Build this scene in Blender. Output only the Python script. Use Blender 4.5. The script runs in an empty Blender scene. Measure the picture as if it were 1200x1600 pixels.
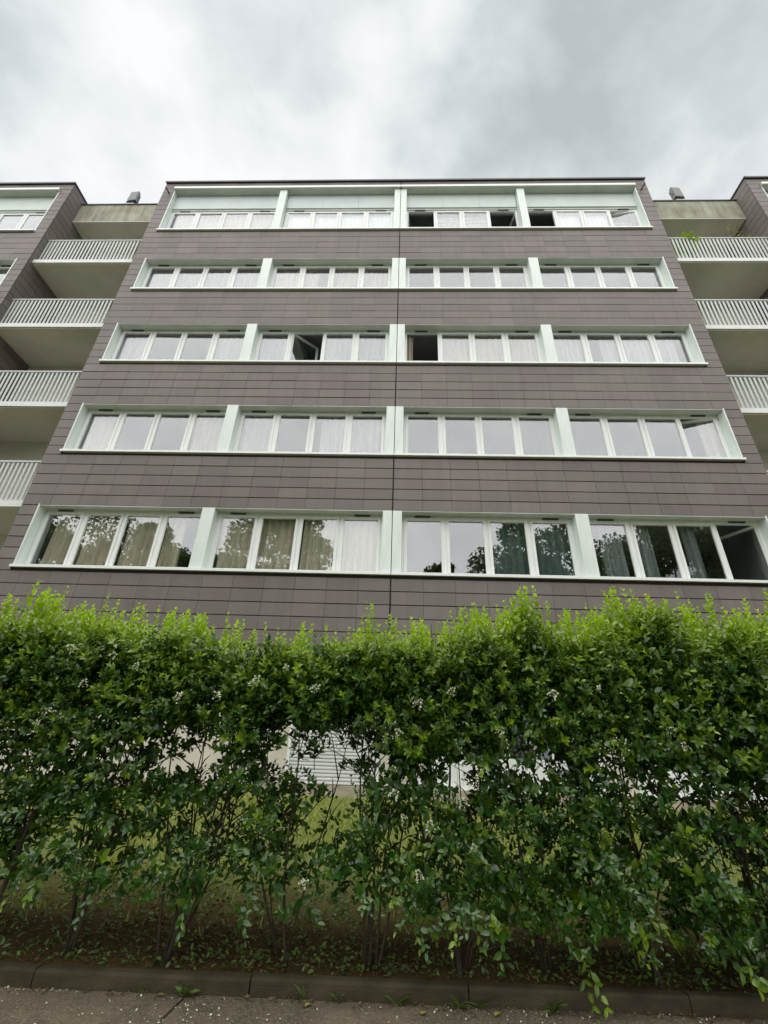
import bpy, math, random
import numpy as np
from mathutils import Matrix, Vector

# ------------------------------------------------------------------ scene, camera, sky, sun
sc = bpy.context.scene
col = sc.collection
R = math.radians
rng = np.random.default_rng(7)
random.seed(7)

cam_data = bpy.data.cameras.new("camera")
cam = bpy.data.objects.new("camera", cam_data)
col.objects.link(cam)
yaw, pitch, roll = -0.0400615716, 0.482557612, 0.0357474102
cyw, syw, cp, sp = math.cos(yaw), math.sin(yaw), math.cos(pitch), math.sin(pitch)
fw = Vector((syw * cp, cyw * cp, sp))
rt = Vector((cyw, -syw, 0))
up = rt.cross(fw)
r2 = rt * math.cos(roll) + up * math.sin(roll)
u2 = up * math.cos(roll) - rt * math.sin(roll)
m = Matrix.Identity(4)
for i in range(3):
    m[i][0], m[i][1], m[i][2] = r2[i], u2[i], -fw[i]
m[0][3], m[1][3], m[2][3] = 0, 0, 1.0
cam.matrix_world = m
cam_data.sensor_fit = 'VERTICAL'
cam_data.sensor_height = 36
cam_data.lens = 36 * 717.913 / 1600
cam_data.clip_end = 3000
cam_data.clip_start = 0.05
sc.camera = cam

SUN_EL, SUN_AZ = 56, 202          # azimuth clockwise from +Y: behind the camera, a little to the left
sd = Vector((math.sin(R(SUN_AZ)) * math.cos(R(SUN_EL)), math.cos(R(SUN_AZ)) * math.cos(R(SUN_EL)), math.sin(R(SUN_EL))))
sun = bpy.data.lights.new("sun", 'SUN')
sun.energy = 1.5
sun.angle = R(110)      # light through a bright, fully closed cloud cover
sun.color = (1.0, 0.97, 0.92)
so = bpy.data.objects.new("sun", sun)
so.rotation_euler = sd.to_track_quat('Z', 'Y').to_euler()
so.location = (0, -20, 40)
col.objects.link(so)

world = bpy.data.worlds.new("World")
sc.world = world
world.use_nodes = True
wt = world.node_tree
wt.nodes.clear()


def N(t, kind, **kw):
    n = t.nodes.new(kind)
    for k, v in kw.items():
        setattr(n, k, v)
    return n


def mth(t, op, a, b=None, c=None, clamp=False):
    n = t.nodes.new('ShaderNodeMath')
    n.operation = op
    n.use_clamp = clamp
    for i, v in enumerate((a, b, c)):
        if v is None:
            continue
        if isinstance(v, (int, float)):
            n.inputs[i].default_value = v
        else:
            t.links.new(v, n.inputs[i])
    return n.outputs[0]


def mixc(t, fac, a, b, mode='MIX'):
    n = t.nodes.new('ShaderNodeMix')
    n.data_type = 'RGBA'
    n.blend_type = mode
    for s, v in ((n.inputs[0], fac), (n.inputs[6], a), (n.inputs[7], b)):
        if isinstance(v, (int, float)):
            s.default_value = v
        elif isinstance(v, tuple):
            s.default_value = (*v, 1)
        else:
            t.links.new(v, s)
    return n.outputs[2]


tc = N(wt, 'ShaderNodeTexCoord')
sep = N(wt, 'ShaderNodeSeparateXYZ')
wt.links.new(tc.outputs['Generated'], sep.inputs[0])
den = mth(wt, 'ADD', mth(wt, 'MAXIMUM', sep.outputs[2], 0.0), 0.22)
cmb = N(wt, 'ShaderNodeCombineXYZ')
wt.links.new(mth(wt, 'DIVIDE', sep.outputs[0], den), cmb.inputs[0])
wt.links.new(mth(wt, 'DIVIDE', sep.outputs[1], den), cmb.inputs[1])
cmb.inputs[2].default_value = 3.7


def noise(t, vec, scale, detail=5, rough=.55, dist=0.0):
    n = N(t, 'ShaderNodeTexNoise')
    n.inputs['Scale'].default_value = scale
    n.inputs['Detail'].default_value = detail
    n.inputs['Roughness'].default_value = rough
    n.inputs['Distortion'].default_value = dist
    if vec is not None:
        t.links.new(vec, n.inputs['Vector'])
    return n.outputs['Fac']


n1 = noise(wt, cmb.outputs[0], 3.4, 7, .52, .3)
n2 = noise(wt, cmb.outputs[0], 11, 5, .5, .2)
# the heavier cloud bank stands to the right of the view
warp = N(wt, 'ShaderNodeVectorMath', operation='ADD')
wn = N(wt, 'ShaderNodeTexNoise')
wn.inputs['Scale'].default_value = 6.5
wn.inputs['Detail'].default_value = 5
wt.links.new(cmb.outputs[0], wn.inputs['Vector'])
ws = N(wt, 'ShaderNodeVectorMath', operation='MULTIPLY_ADD')
wt.links.new(wn.outputs['Color'], ws.inputs[0])
ws.inputs[1].default_value = (.30, .30, 0)
ws.inputs[2].default_value = (-.15, -.15, 0)
wt.links.new(cmb.outputs[0], warp.inputs[0])
wt.links.new(ws.outputs[0], warp.inputs[1])


def bank(cx, cy, rad):
    dd = N(wt, 'ShaderNodeVectorMath', operation='DISTANCE')
    wt.links.new(warp.outputs[0], dd.inputs[0])
    dd.inputs[1].default_value = (cx, cy, 3.7)
    mr = N(wt, 'ShaderNodeMapRange', interpolation_type='SMOOTHSTEP')
    wt.links.new(dd.outputs['Value'], mr.inputs[0])
    mr.inputs[1].default_value = rad * 1.15
    mr.inputs[2].default_value = rad * .15
    mr.inputs[3].default_value = 0
    mr.inputs[4].default_value = 1
    return mr.outputs[0]


dens = mth(wt, 'ADD', mth(wt, 'MULTIPLY', n1, .85), mth(wt, 'MULTIPLY_ADD', n2, .34, -.05))
BANKS = [(.36, .27, .27, .25), (.17, .34, .12, .12), (-.20, .23, .13, .10), (-.02, .24, .09, -.06), (-.02, .36, .14, -.08), (-.37, .22, .11, -.11), (-.50, .25, .15, -.05), (-.55, .40, .15, -.08)]
for cx, cy, rad, amt in BANKS:
    dens = mth(wt, 'ADD', dens, mth(wt, 'MULTIPLY', bank(cx, cy, rad), amt))
ramp = N(wt, 'ShaderNodeValToRGB')
wt.links.new(dens, ramp.inputs[0])
e = ramp.color_ramp.elements
e[0].position, e[0].color = .36, (.98, .985, .99, 1)
e[1].position, e[1].color = .86, (.50, .545, .555, 1)
for pos, c in ((.50, (.86, .89, .90)), (.66, (.66, .705, .715))):
    q = e.new(pos)
    q.color = (*c, 1)
sky = N(wt, 'ShaderNodeTexSky', sky_type='NISHITA')
sky.sun_disc = False
sky.sun_elevation = R(SUN_EL)
sky.sun_rotation = R(SUN_AZ)
scl = N(wt, 'ShaderNodeVectorMath', operation='SCALE')
wt.links.new(ramp.outputs[0], scl.inputs[0])
scl.inputs['Scale'].default_value = 4.8
skymix = mixc(wt, .95, sky.outputs[0], scl.outputs[0])
bg = N(wt, 'ShaderNodeBackground')
bg.inputs['Strength'].default_value = .1
wt.links.new(skymix, bg.inputs['Color'])
wo = N(wt, 'ShaderNodeOutputWorld')
wt.links.new(bg.outputs[0], wo.inputs['Surface'])

sc.view_settings.view_transform = 'Standard'
sc.view_settings.look = 'None'
sc.view_settings.exposure = 1.1
sc.view_settings.gamma = 1
sc.render.engine = 'CYCLES'
sc.cycles.use_denoising = True
sc.cycles.max_bounces = 8
sc.cycles.transparent_max_bounces = 16


# ------------------------------------------------------------------ materials
def new_mat(name):
    mt = bpy.data.materials.new(name)
    mt.use_nodes = True
    t = mt.node_tree
    return mt, t, t.nodes['Principled BSDF']


def objcoord(t, scale=(1, 1, 1)):
    c = N(t, 'ShaderNodeTexCoord')
    mp = N(t, 'ShaderNodeMapping')
    mp.inputs['Scale'].default_value = scale
    t.links.new(c.outputs['Object'], mp.inputs['Vector'])
    return mp.outputs[0]


def bump(t, b, h, strength, dist=.01):
    n = N(t, 'ShaderNodeBump')
    n.inputs['Strength'].default_value = strength
    n.inputs['Distance'].default_value = dist
    t.links.new(h, n.inputs['Height'])
    t.links.new(n.outputs[0], b.inputs['Normal'])


def plain(name, c, rough=.5, var=.12, scale=3.0, stretch=(1, 1, 1), spec=.5, metal=0, bumpy=0.0, dark=None):
    """colour with a soft large and fine variation (weathering)"""
    mt, t, b = new_mat(name)
    v = objcoord(t, stretch)
    f = noise(t, v, scale, 6, .6)
    rp = N(t, 'ShaderNodeMapRange')
    t.links.new(f, rp.inputs[0])
    rp.inputs[1].default_value, rp.inputs[2].default_value = .3, .72
    dk = dark or tuple(x * (1 - 2 * var) for x in c)
    lt = tuple(min(1, x * (1 + var * .5)) for x in c)
    t.links.new(mixc(t, rp.outputs[0], dk, lt), b.inputs['Base Color'])
    b.inputs['Roughness'].default_value = rough
    b.inputs['Specular IOR Level'].default_value = spec
    b.inputs['Metallic'].default_value = metal
    if bumpy:
        bump(t, b, noise(t, v, scale * 12, 4, .6), bumpy)
    return mt


M = {}
M['white'] = plain('white_window_plastic', (.86, .885, .86), .35, .07, 2.5, (4, 4, .6))
M['pillar'] = plain('pale_green_white_metal', (.80, .87, .83), .4, .08, 2.2, (4, 4, .4))
M['soffit_metal'] = plain('lintel_metal', (.56, .60, .54), .5, .08, 2)
M['spandrel_white'] = plain('pale_grey_panel', (.62, .68, .66), .45, .05, 2)
M['sill'] = plain('white_sill_metal', (.90, .92, .91), .35, .04, 3)
M['coping'] = plain('dark_coping_metal', (.05, .047, .05), .5, .1, 4)
M['black_gap'] = plain('dark_backing', (.045, .038, .037), .9, .1, 4)
M['concrete'] = plain('balcony_concrete', (.37, .36, .30), .85, .16, 1.2, (1, 1, 1), .2, 0, .25)
M['soffit_concrete'] = plain('painted_balcony_soffit', (.72, .705, .62), .8, .09, .9, (1, 1, 1), .2, 0, .15)
M['fascia'] = plain('white_fascia_paint', (.76, .77, .75), .5, .06, 3)
M['rail'] = plain('galvanised_rail_paint', (.58, .615, .60), .45, .07, 4)
M['cream'] = plain('cream_render', (.66, .61, .52), .85, .08, 2.5, (1, 1, 1), .2, 0, .2)
M['plinth'] = plain('plinth_concrete', (.46, .41, .31), .9, .18, 3, (1, 1, 3), .2, 0, .3)
M['shutter'] = plain('white_shutter_slats', (.75, .76, .76), .45, .05, 3)
M['interior'] = plain('room_plaster', (.30, .32, .31), .9, .08, 1)
M['vent'] = plain('vent_grille_dark', (.075, .08, .065), .6, .1, 8)
M['steel'] = plain('lamp_grey_metal', (.085, .088, .085), .45, .1, 8, metal=.4)
M['bark'] = plain('privet_bark', (.085, .07, .048), .9, .3, 14, (1, 1, .3), .2, 0, .5)
M['tree_bark'] = plain('tree_bark_rough', (.09, .075, .055), .9, .3, 6, (1, 1, .3), .2, 0, .6)
M['kerb'] = plain('kerb_concrete', (.078, .066, .040), .9, .25, 5, (1, 1, 2), .2, 0, .5)
M['dead_leaf'] = plain('dead_leaf', (.20, .125, .06), .8, .42, 30)
M['yellow_leaf'] = plain('yellow_leaf', (.45, .38, .06), .7, .2, 20)
M['terracotta'] = plain('terracotta', (.32, .13, .06), .8, .15, 10)

# concrete with rain streaks (running down the face of the top beam)
mt, t, b = new_mat('stained_beam_concrete')
v = objcoord(t, (6, 6, .6))
f1 = noise(t, v, 1.0, 6, .6)
f2 = noise(t, objcoord(t, (1, 1, 1)), 1.6, 6, .6)
mr = N(t, 'ShaderNodeMapRange')
t.links.new(mth(t, 'ADD', mth(t, 'MULTIPLY', f1, .6), mth(t, 'MULTIPLY', f2, .5)), mr.inputs[0])
mr.inputs[1].default_value, mr.inputs[2].default_value = .42, .68
t.links.new(mixc(t, mr.outputs[0], (.22, .21, .155), (.44, .425, .345)), b.inputs['Base Color'])
b.inputs['Roughness'].default_value = .9
bump(t, b, noise(t, objcoord(t), 30, 4, .6), .2)
M['beam'] = mt

# cladding: fired-clay boards, each with a shade of its own
mt, t, b = new_mat('clay_cladding')
oi = N(t, 'ShaderNodeObjectInfo')
at = N(t, 'ShaderNodeAttribute', attribute_name='tint')
rnd = mth(t, 'FRACT', mth(t, 'ADD', oi.outputs['Random'], at.outputs['Fac']))
c1 = mixc(t, rnd, (.170, .140, .136), (.218, .181, .173))
rnd2 = mth(t, 'FRACT', mth(t, 'MULTIPLY', rnd, 7.31))
c2 = mixc(t, mth(t, 'MULTIPLY', rnd2, .55), c1, (.180, .166, .150))
gm = N(t, 'ShaderNodeNewGeometry')
mp = N(t, 'ShaderNodeMapping')
mp.inputs['Scale'].default_value = (1, 1, 6)
t.links.new(gm.outputs['Position'], mp.inputs['Vector'])
big = noise(t, gm.outputs['Position'], .55, 5, .6)
fine = noise(t, mp.outputs[0], 9, 4, .6)
mp2 = N(t, 'ShaderNodeMapping')
mp2.inputs['Scale'].default_value = (7, 7, .35)
t.links.new(gm.outputs['Position'], mp2.inputs['Vector'])
streak = noise(t, mp2.outputs[0], 1.0, 5, .65)
w = mth(t, 'ADD', mth(t, 'MULTIPLY', big, .32), mth(t, 'ADD', mth(t, 'MULTIPLY', streak, .26), mth(t, 'MULTIPLY', fine, .16)))
mr = N(t, 'ShaderNodeMapRange')
t.links.new(w, mr.inputs[0])
mr.inputs[1].default_value, mr.inputs[2].default_value = .22, .52
mr.inputs[3].default_value, mr.inputs[4].default_value = .80, 1.14
t.links.new(mixc(t, 1.0, c2, mr.outputs[0], 'MULTIPLY'), b.inputs['Base Color'])
b.inputs['Roughness'].default_value = .55
b.inputs['Specular IOR Level'].default_value = .35
bump(t, b, fine, .06)
M['clad'] = mt

# window glass: mirror share grows towards grazing view
mt = bpy.data.materials.new('window_glass')
mt.use_nodes = True
t = mt.node_tree
t.nodes.clear()
lw = N(t, 'ShaderNodeLayerWeight')
lw.inputs[0].default_value = .5
refl = mth(t, 'ADD', mth(t, 'MULTIPLY', mth(t, 'POWER', lw.outputs['Facing'], 3.6), .6), .125)
gl = N(t, 'ShaderNodeBsdfGlossy')
gl.inputs['Color'].default_value = (.94, .945, .985, 1)
gl.inputs['Roughness'].default_value = .0
wv = noise(t, objcoord(t), 1.3, 2, .5)
bn = N(t, 'ShaderNodeBump')
bn.inputs['Strength'].default_value = .05
bn.inputs['Distance'].default_value = .02
t.links.new(wv, bn.inputs['Height'])
t.links.new(bn.outputs[0], gl.inputs['Normal'])
tr = N(t, 'ShaderNodeBsdfTransparent')
tr.inputs['Color'].default_value = (.965, .985, .975, 1)
mx = N(t, 'ShaderNodeMixShader')
t.links.new(refl, mx.inputs[0])
t.links.new(tr.outputs[0], mx.inputs[1])
t.links.new(gl.outputs[0], mx.inputs[2])
ou = N(t, 'ShaderNodeOutputMaterial')
t.links.new(mx.outputs[0], ou.inputs['Surface'])
M['glass'] = mt


def leaf_mat(name, young, old, transl=.35, rough=.28, spec=.7):
    mt = bpy.data.materials.new(name)
    mt.use_nodes = True
    t = mt.node_tree
    b = t.nodes['Principled BSDF']
    at = N(t, 'ShaderNodeAttribute', attribute_name='tint')
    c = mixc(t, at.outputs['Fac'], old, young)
    t.links.new(c, b.inputs['Base Color'])
    b.inputs['Roughness'].default_value = rough
    b.inputs['Specular IOR Level'].default_value = spec
    tl = N(t, 'ShaderNodeBsdfTranslucent')
    t.links.new(mixc(t, 1.0, c, (1.1, 1.2, .45), 'MULTIPLY'), tl.inputs['Color'])
    mx = N(t, 'ShaderNodeMixShader')
    t.links.new(mth(t, 'MULTIPLY_ADD', at.outputs['Fac'], transl * .8, transl * .3, clamp=True), mx.inputs[0])     # young leaves thinner; dark ones pass less light, deepening the hedge's inner shade
    t.links.new(b.outputs[0], mx.inputs[1])
    t.links.new(tl.outputs[0], mx.inputs[2])
    t.links.new(mx.outputs[0], t.nodes['Material Output'].inputs['Surface'])
    return mt


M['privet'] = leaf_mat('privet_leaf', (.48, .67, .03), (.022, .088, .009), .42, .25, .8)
M['tree_leaf'] = leaf_mat('tree_leaf', (.20, .27, .09), (.08, .13, .05), .3, .5)
M['grass'] = leaf_mat('grass_blade', (.50, .53, .12), (.17, .23, .045), .3, .6, .3)
M['weed'] = leaf_mat('weed_leaf', (.17, .27, .04), (.035, .08, .015), .3, .5)
M['petal'] = leaf_mat('privet_flower', (.88, .88, .76), (.74, .76, .56), .3, .6, .3)


def fabric(name, c, transl=.25):
    mt = bpy.data.materials.new(name)
    mt.use_nodes = True
    t = mt.node_tree
    b = t.nodes['Principled BSDF']
    f = noise(t, objcoord(t, (8, 8, .8)), 2, 4, .6)
    fr = N(t, 'ShaderNodeMapRange')
    t.links.new(f, fr.inputs[0])
    fr.inputs[1].default_value, fr.inputs[2].default_value = .35, .65
    cc = mixc(t, fr.outputs[0], tuple(x * .74 for x in c), c)  # darker vertical bands in the cloth colour stand in for fold shading
    t.links.new(cc, b.inputs['Base Color'])
    b.inputs['Roughness'].default_value = .9
    b.inputs['Specular IOR Level'].default_value = .1
    tl = N(t, 'ShaderNodeBsdfTranslucent')
    t.links.new(cc, tl.inputs['Color'])
    mx = N(t, 'ShaderNodeMixShader')
    mx.inputs[0].default_value = transl
    t.links.new(b.outputs[0], mx.inputs[1])
    t.links.new(tl.outputs[0], mx.inputs[2])
    t.links.new(mx.outputs[0], t.nodes['Material Output'].inputs['Surface'])
    return mt


M['beige_cloth'] = fabric('beige_curtain', (.76, .68, .53))
M['white_cloth'] = fabric('white_curtain', (.54, .505, .485))
M['grey_cloth'] = fabric('grey_curtain', (.33, .36, .36))
M['teal_cloth'] = fabric('teal_grey_curtain', (.15, .21, .20))
M['cream_cloth'] = fabric('cream_curtain', (.58, .52, .44))
M['pale_cloth'] = fabric('pale_grey_curtain', (.42, .40, .42))
M['paper'] = fabric('white_paper', (.88, .93, .91))
M['blind'] = fabric('white_blind', (.86, .85, .85))

# old concrete pavement
mt, t, b = new_mat('old_concrete_pavement')
v = objcoord(t)
f1 = noise(t, v, 1.7, 6, .6)
f2 = noise(t, v, 40, 4, .7)
vo = N(t, 'ShaderNodeTexVoronoi')
vo.inputs['Scale'].default_value = 190
t.links.new(v, vo.inputs['Vector'])
f1 = mth(t, 'MULTIPLY_ADD', mth(t, 'ADD', f1, mth(t, 'MULTIPLY', noise(t, v, 9, 5, .7), .8)), 2.2, -1.45, clamp=True)
c = mixc(t, f1, (.10, .076, .044), (.29, .23, .148))
c = mixc(t, mth(t, 'MULTIPLY', f2, .8), c, (.10, .09, .075))
spk = mth(t, 'GREATER_THAN', N(t, 'ShaderNodeSeparateColor').outputs[0], .5)
sepc = t.nodes.new('ShaderNodeSeparateColor')
t.links.new(vo.outputs['Color'], sepc.inputs[0])
c = mixc(t, mth(t, 'MULTIPLY', mth(t, 'GREATER_THAN', sepc.outputs[0], .80), .35), c, (.42, .38, .31))
t.links.new(c, b.inputs['Base Color'])
b.inputs['Roughness'].default_value = .92
b.inputs['Specular IOR Level'].default_value = .2
bump(t, b, mth(t, 'ADD', mth(t, 'MULTIPLY', f2, .7), vo.outputs['Distance']), .6, .008)
M['pavement'] = mt

# soil and worn turf
mt, t, b = new_mat('soil_and_turf')
g = N(t, 'ShaderNodeNewGeometry')
sx = N(t, 'ShaderNodeSeparateXYZ')
t.links.new(g.outputs['Position'], sx.inputs[0])
f1 = noise(t, g.outputs['Position'], 2.6, 6, .65)
f2 = noise(t, g.outputs['Position'], 45, 4, .7)
soil = mixc(t, f2, (.036, .024, .009), (.14, .092, .034))
turf = mixc(t, f2, (.12, .15, .04), (.26, .28, .09))
mr = N(t, 'ShaderNodeMapRange')
t.links.new(mth(t, 'ADD', sx.outputs[1], mth(t, 'MULTIPLY', f1, 1.6)), mr.inputs[0])
mr.inputs[1].default_value, mr.inputs[2].default_value = 4.2, 5.6
t.links.new(mixc(t, mr.outputs[0], soil, turf), b.inputs['Base Color'])
b.inputs['Roughness'].default_value = .95
b.inputs['Specular IOR Level'].default_value = .1
bump(t, b, f2, .8, .03)
M['soil'] = mt
M['far_ground'] = plain('far_ground', (.10, .11, .06), .95, .2, .3)


# ------------------------------------------------------------------ mesh helpers
class MB:
    def __init__(s):
        s.v, s.f, s.t = [], [], []

    def box(s, x0, x1, y0, y1, z0, z1, tint=0.0):
        n = len(s.v)
        s.v += [(x0, y0, z0), (x1, y0, z0), (x1, y1, z0), (x0, y1, z0), (x0, y0, z1), (x1, y0, z1), (x1, y1, z1), (x0, y1, z1)]
        s.f += [(n, n + 3, n + 2, n + 1), (n + 4, n + 5, n + 6, n + 7), (n, n + 1, n + 5, n + 4), (n + 1, n + 2, n + 6, n + 5), (n + 2, n + 3, n + 7, n + 6), (n + 3, n, n + 4, n + 7)]
        s.t += [tint] * 8
        return s

    def poly(s, pts, faces, tint=0.0):
        n = len(s.v)
        s.v += [tuple(p) for p in pts]
        s.f += [tuple(n + i for i in f) for f in faces]
        s.t += [tint] * len(pts)
        return s

    def tube(s, pts, radii, sides=6, tint=0.0):
        n0 = len(s.v)
        for i, p in enumerate(pts):
            p = Vector(p)
            a = Vector(pts[max(i - 1, 0)])
            b_ = Vector(pts[min(i + 1, len(pts) - 1)])
            d = (b_ - a)
            d = d.normalized() if d.length > 1e-9 else Vector((0, 0, 1))
            q = d.orthogonal().normalized()
            w_ = d.cross(q)
            for k in range(sides):
                an = 2 * math.pi * k / sides
                s.v.append(tuple(p + (q * math.cos(an) + w_ * math.sin(an)) * radii[i]))
                s.t.append(tint)
        for i in range(len(pts) - 1):
            for k in range(sides):
                a = n0 + i * sides + k
                b_ = n0 + i * sides + (k + 1) % sides
                s.f.append((a, b_, b_ + sides, a + sides))
        s.f.append(tuple(n0 + k for k in reversed(range(sides))))
        s.f.append(tuple(n0 + (len(pts) - 1) * sides + k for k in range(sides)))
        return s

    def mesh(s, name, mat, smooth=False, tint=False):
        me = bpy.data.meshes.new(name)
        me.from_pydata(s.v, [], s.f)
        me.materials.append(mat)
        if tint:
            a = me.attributes.new('tint', 'FLOAT', 'POINT')
            a.data.foreach_set('value', np.array(s.t, dtype=np.float32))
        if smooth:
            me.polygons.foreach_set('use_smooth', [True] * len(me.polygons))
        return me


def ob(name, me, parent=None, loc=(0, 0, 0), rz=0.0, label=None, cat=None, group=None, kind=None):
    o = bpy.data.objects.new(name, me)
    col.objects.link(o)
    o.location = loc
    o.rotation_euler = (0, 0, rz)
    if parent is not None:
        o.parent = parent
    for k, v in (('label', label), ('category', cat), ('group', group), ('kind', kind)):
        if v:
            o[k] = v
    return o


def np_mesh(name, V, T, mat, tint=None, smooth=False):
    me = bpy.data.meshes.new(name)
    V = np.ascontiguousarray(V, dtype=np.float32)
    T = np.ascontiguousarray(T, dtype=np.int32)
    me.vertices.add(len(V))
    me.vertices.foreach_set('co', V.ravel())
    me.loops.add(T.size)
    me.loops.foreach_set('vertex_index', T.ravel())
    me.polygons.add(len(T))
    me.polygons.foreach_set('loop_start', np.arange(0, T.size, 3, dtype=np.int32))
    if smooth:
        me.polygons.foreach_set('use_smooth', np.ones(len(T), dtype=bool))
    me.materials.append(mat)
    me.update(calc_edges=True)
    if tint is not None:
        a = me.attributes.new('tint', 'FLOAT', 'POINT')
        a.data.foreach_set('value', np.ascontiguousarray(tint, dtype=np.float32))
    return me


# leaf template: x across, y along the blade, z up; rounded pointed blade folded on its midrib
LEAF_V = np.array([(0, 0, 0), (0, .3, -.02), (0, .68, -.03), (0, 1, -.13), (-.22, .27, .05), (-.20, .64, .03), (.22, .27, .05), (.20, .64, .03)])
LEAF_T = np.array([(0, 1, 4), (0, 6, 1), (4, 1, 2), (4, 2, 5), (1, 6, 7), (1, 7, 2), (5, 2, 3), (2, 7, 3)])
BLADE_V = np.array([(-.5, 0, 0), (.5, 0, 0), (-.38, .55, .10), (.38, .55, .10), (0, 1, -.02)])
BLADE_T = np.array([(0, 1, 3), (0, 3, 2), (2, 3, 4)])


def nrm(a):
    return a / np.maximum(np.linalg.norm(a, axis=-1, keepdims=True), 1e-9)


def scatter(P, D, Nn, L, W, TV=LEAF_V, TT=LEAF_T):
    """one template per point P, blade along D, face towards Nn, length L, width factor W"""
    D = nrm(D)
    X = nrm(np.cross(D, Nn))
    Z = np.cross(X, D)
    V = (P[:, None, :] + TV[None, :, 0, None] * (X * (L * W)[:, None])[:, None, :] + TV[None, :, 1, None] * (D * L[:, None])[:, None, :]
         + TV[None, :, 2, None] * (Z * L[:, None])[:, None, :])
    T = TT[None] + (np.arange(len(P)) * len(TV))[:, None, None]
    return V.reshape(-1, 3), T.reshape(-1, 3)


# ------------------------------------------------------------------ ground, pavement, kerb
DF = 8.3402        # distance of the facade
XS = -0.1605       # the middle joint of the facade
ZB = 0.36          # ground level at the building
KY, KS = 2.868, 0.025    # kerb face: y = KY + KS * x
KH = 0.066


def lawn_z(x, y):
    tt = np.clip((y - 3.3) / (8.2 - 3.3), 0, 1)
    return .062 + (ZB - .062) * (tt * tt * (3 - 2 * tt) * .5 + tt * .5)


ground = MB().poly([(-900, -900, -.06), (900, -900, -.06), (900, 900, -.06), (-900, 900, -.06)], [(0, 1, 2, 3)])
ob('ground', ground.mesh('ground', M['far_ground']), kind='structure')

xs = np.linspace(-26, 26, 131)
ys = np.concatenate([np.linspace(-.01, 1, 45) ** 1.4 * 5.6])
ys = np.linspace(0, 5.9, 60)
pts, fcs = [], []
for j, yy in enumerate(ys):
    for i, xx in enumerate(xs):
        y = 2.918 + KS * xx + yy
        z = float(lawn_z(xx, y)) + (.012 * math.sin(xx * 3.1 + yy * 2.2) + .008 * math.sin(xx * 7.7 - yy * 5)) * (1 if 0 < j else 0)
        pts.append((xx, y, z))
for j in range(len(ys) - 1):
    for i in range(len(xs) - 1):
        a = j * len(xs) + i
        fcs.append((a, a + 1, a + 1 + len(xs), a + len(xs)))
ob('lawn', MB().poly(pts, fcs).mesh('lawn', M['soil'], True), kind='structure')

# pavement: concrete bays with a weedy joint between two of them
pv = MB()
JX = -0.93


def slab(x0, x1, sk0, sk1):
    y1a, y1b = KY + KS * x0 - .004, KY + KS * x1 - .004
    P = [(x0 + sk0 * -3.0, -2.6, -.05), (x1 + sk1 * -3.0, -2.6, -.05), (x1, y1b, -.05), (x0, y1a, -.05)]
    pv.poly(P + [(a, b_, 0) for a, b_, c_ in P], [(0, 3, 2, 1), (4, 5, 6, 7), (0, 1, 5, 4), (1, 2, 6, 5), (2, 3, 7, 6), (3, 0, 4, 7)])


slab(-14, JX - .007, 0, .12)
slab(JX + .007, 3.1, .12, .1)
slab(3.115, 14, .1, 0)
ob('pavement', pv.mesh('pavement', M['pavement']), kind='structure')

kerb = ob('kerb', MB().box(-14, 14, .02, .09, -.055, .03).mesh('kerb_bed', M['kerb']), None, (0, KY, 0), math.atan(KS), kind='structure')
st = MB()
L_, hw = .994, .055
prof = [(0, -.05), (0, KH - .012), (.004, KH - .004), (.012, KH), (hw, KH), (hw, -.05)]
st.poly([(0, a, b_) for a, b_ in prof] + [(L_, a, b_) for a, b_ in prof],
        [(0, 1, 7, 6), (1, 2, 8, 7), (2, 3, 9, 8), (3, 4, 10, 9), (4, 5, 11, 10), (5, 0, 6, 11), (5, 4, 3, 2, 1, 0), (6, 7, 8, 9, 10, 11)])
kme = st.mesh('kerb_stone', M['kerb'])
for k in range(-11, 11):
    x = -1.648 + k
    ob('kerb_stone', kme, kerb, (x, random.uniform(-.003, .003), random.uniform(-.003, .003)), random.uniform(-.002, .002))

# ------------------------------------------------------------------ the apartment building
B = ob('apartment_building', None, None, (XS, DF, ZB), label='five-storey apartment building with dark brown clay cladding and white window bands', cat='building')
E_ = 7.84
S = 2.75
TOP = 17.33
WALL0 = 2.295
REC = .225


def zs(k):
    return 3.645 + S * (k - 1)


def zh(k):
    return zs(k) + 1.40


BAYS = [(-7.44, -3.95), (-3.69, -.20), (.20, 3.69), (3.95, 7.44)]
# -- cladding boards
GAP_H, GAP_V = .015, .003
cells = []      # (x0, x1, z0, z1)


def row(x0, x1, z0, z1, n):
    w_ = (x1 - x0) / n
    for i in range(n):
        cells.append((x0 + i * w_, x0 + (i + 1) * w_, z0, z1))


SEAM = .012
for k in range(0, 5):
    zb = WALL0 if k == 0 else zh(k)
    zt = zs(k + 1) - .06
    ph = (zt - zb) / 5
    for r in range(5):
        row(-E_, -SEAM, zb + r * ph, zb + (r + 1) * ph, 13)
        row(SEAM, E_, zb + r * ph, zb + (r + 1) * ph, 13)
for k in range(1, 6):
    z0, z1 = zs(k) - .06, (zh(k) if k < 5 else 16.98)
    n = 6 if k < 5 else 10
    ph = (z1 - z0) / n
    for r in range(n):
        cells.append((-E_, -7.48, z0 + r * ph, z0 + (r + 1) * ph))
        cells.append((7.48, E_, z0 + r * ph, z0 + (r + 1) * ph))
row(-E_, -SEAM, 16.98, TOP - .02, 13)
row(SEAM, E_, 16.98, TOP - .02, 13)
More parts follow.
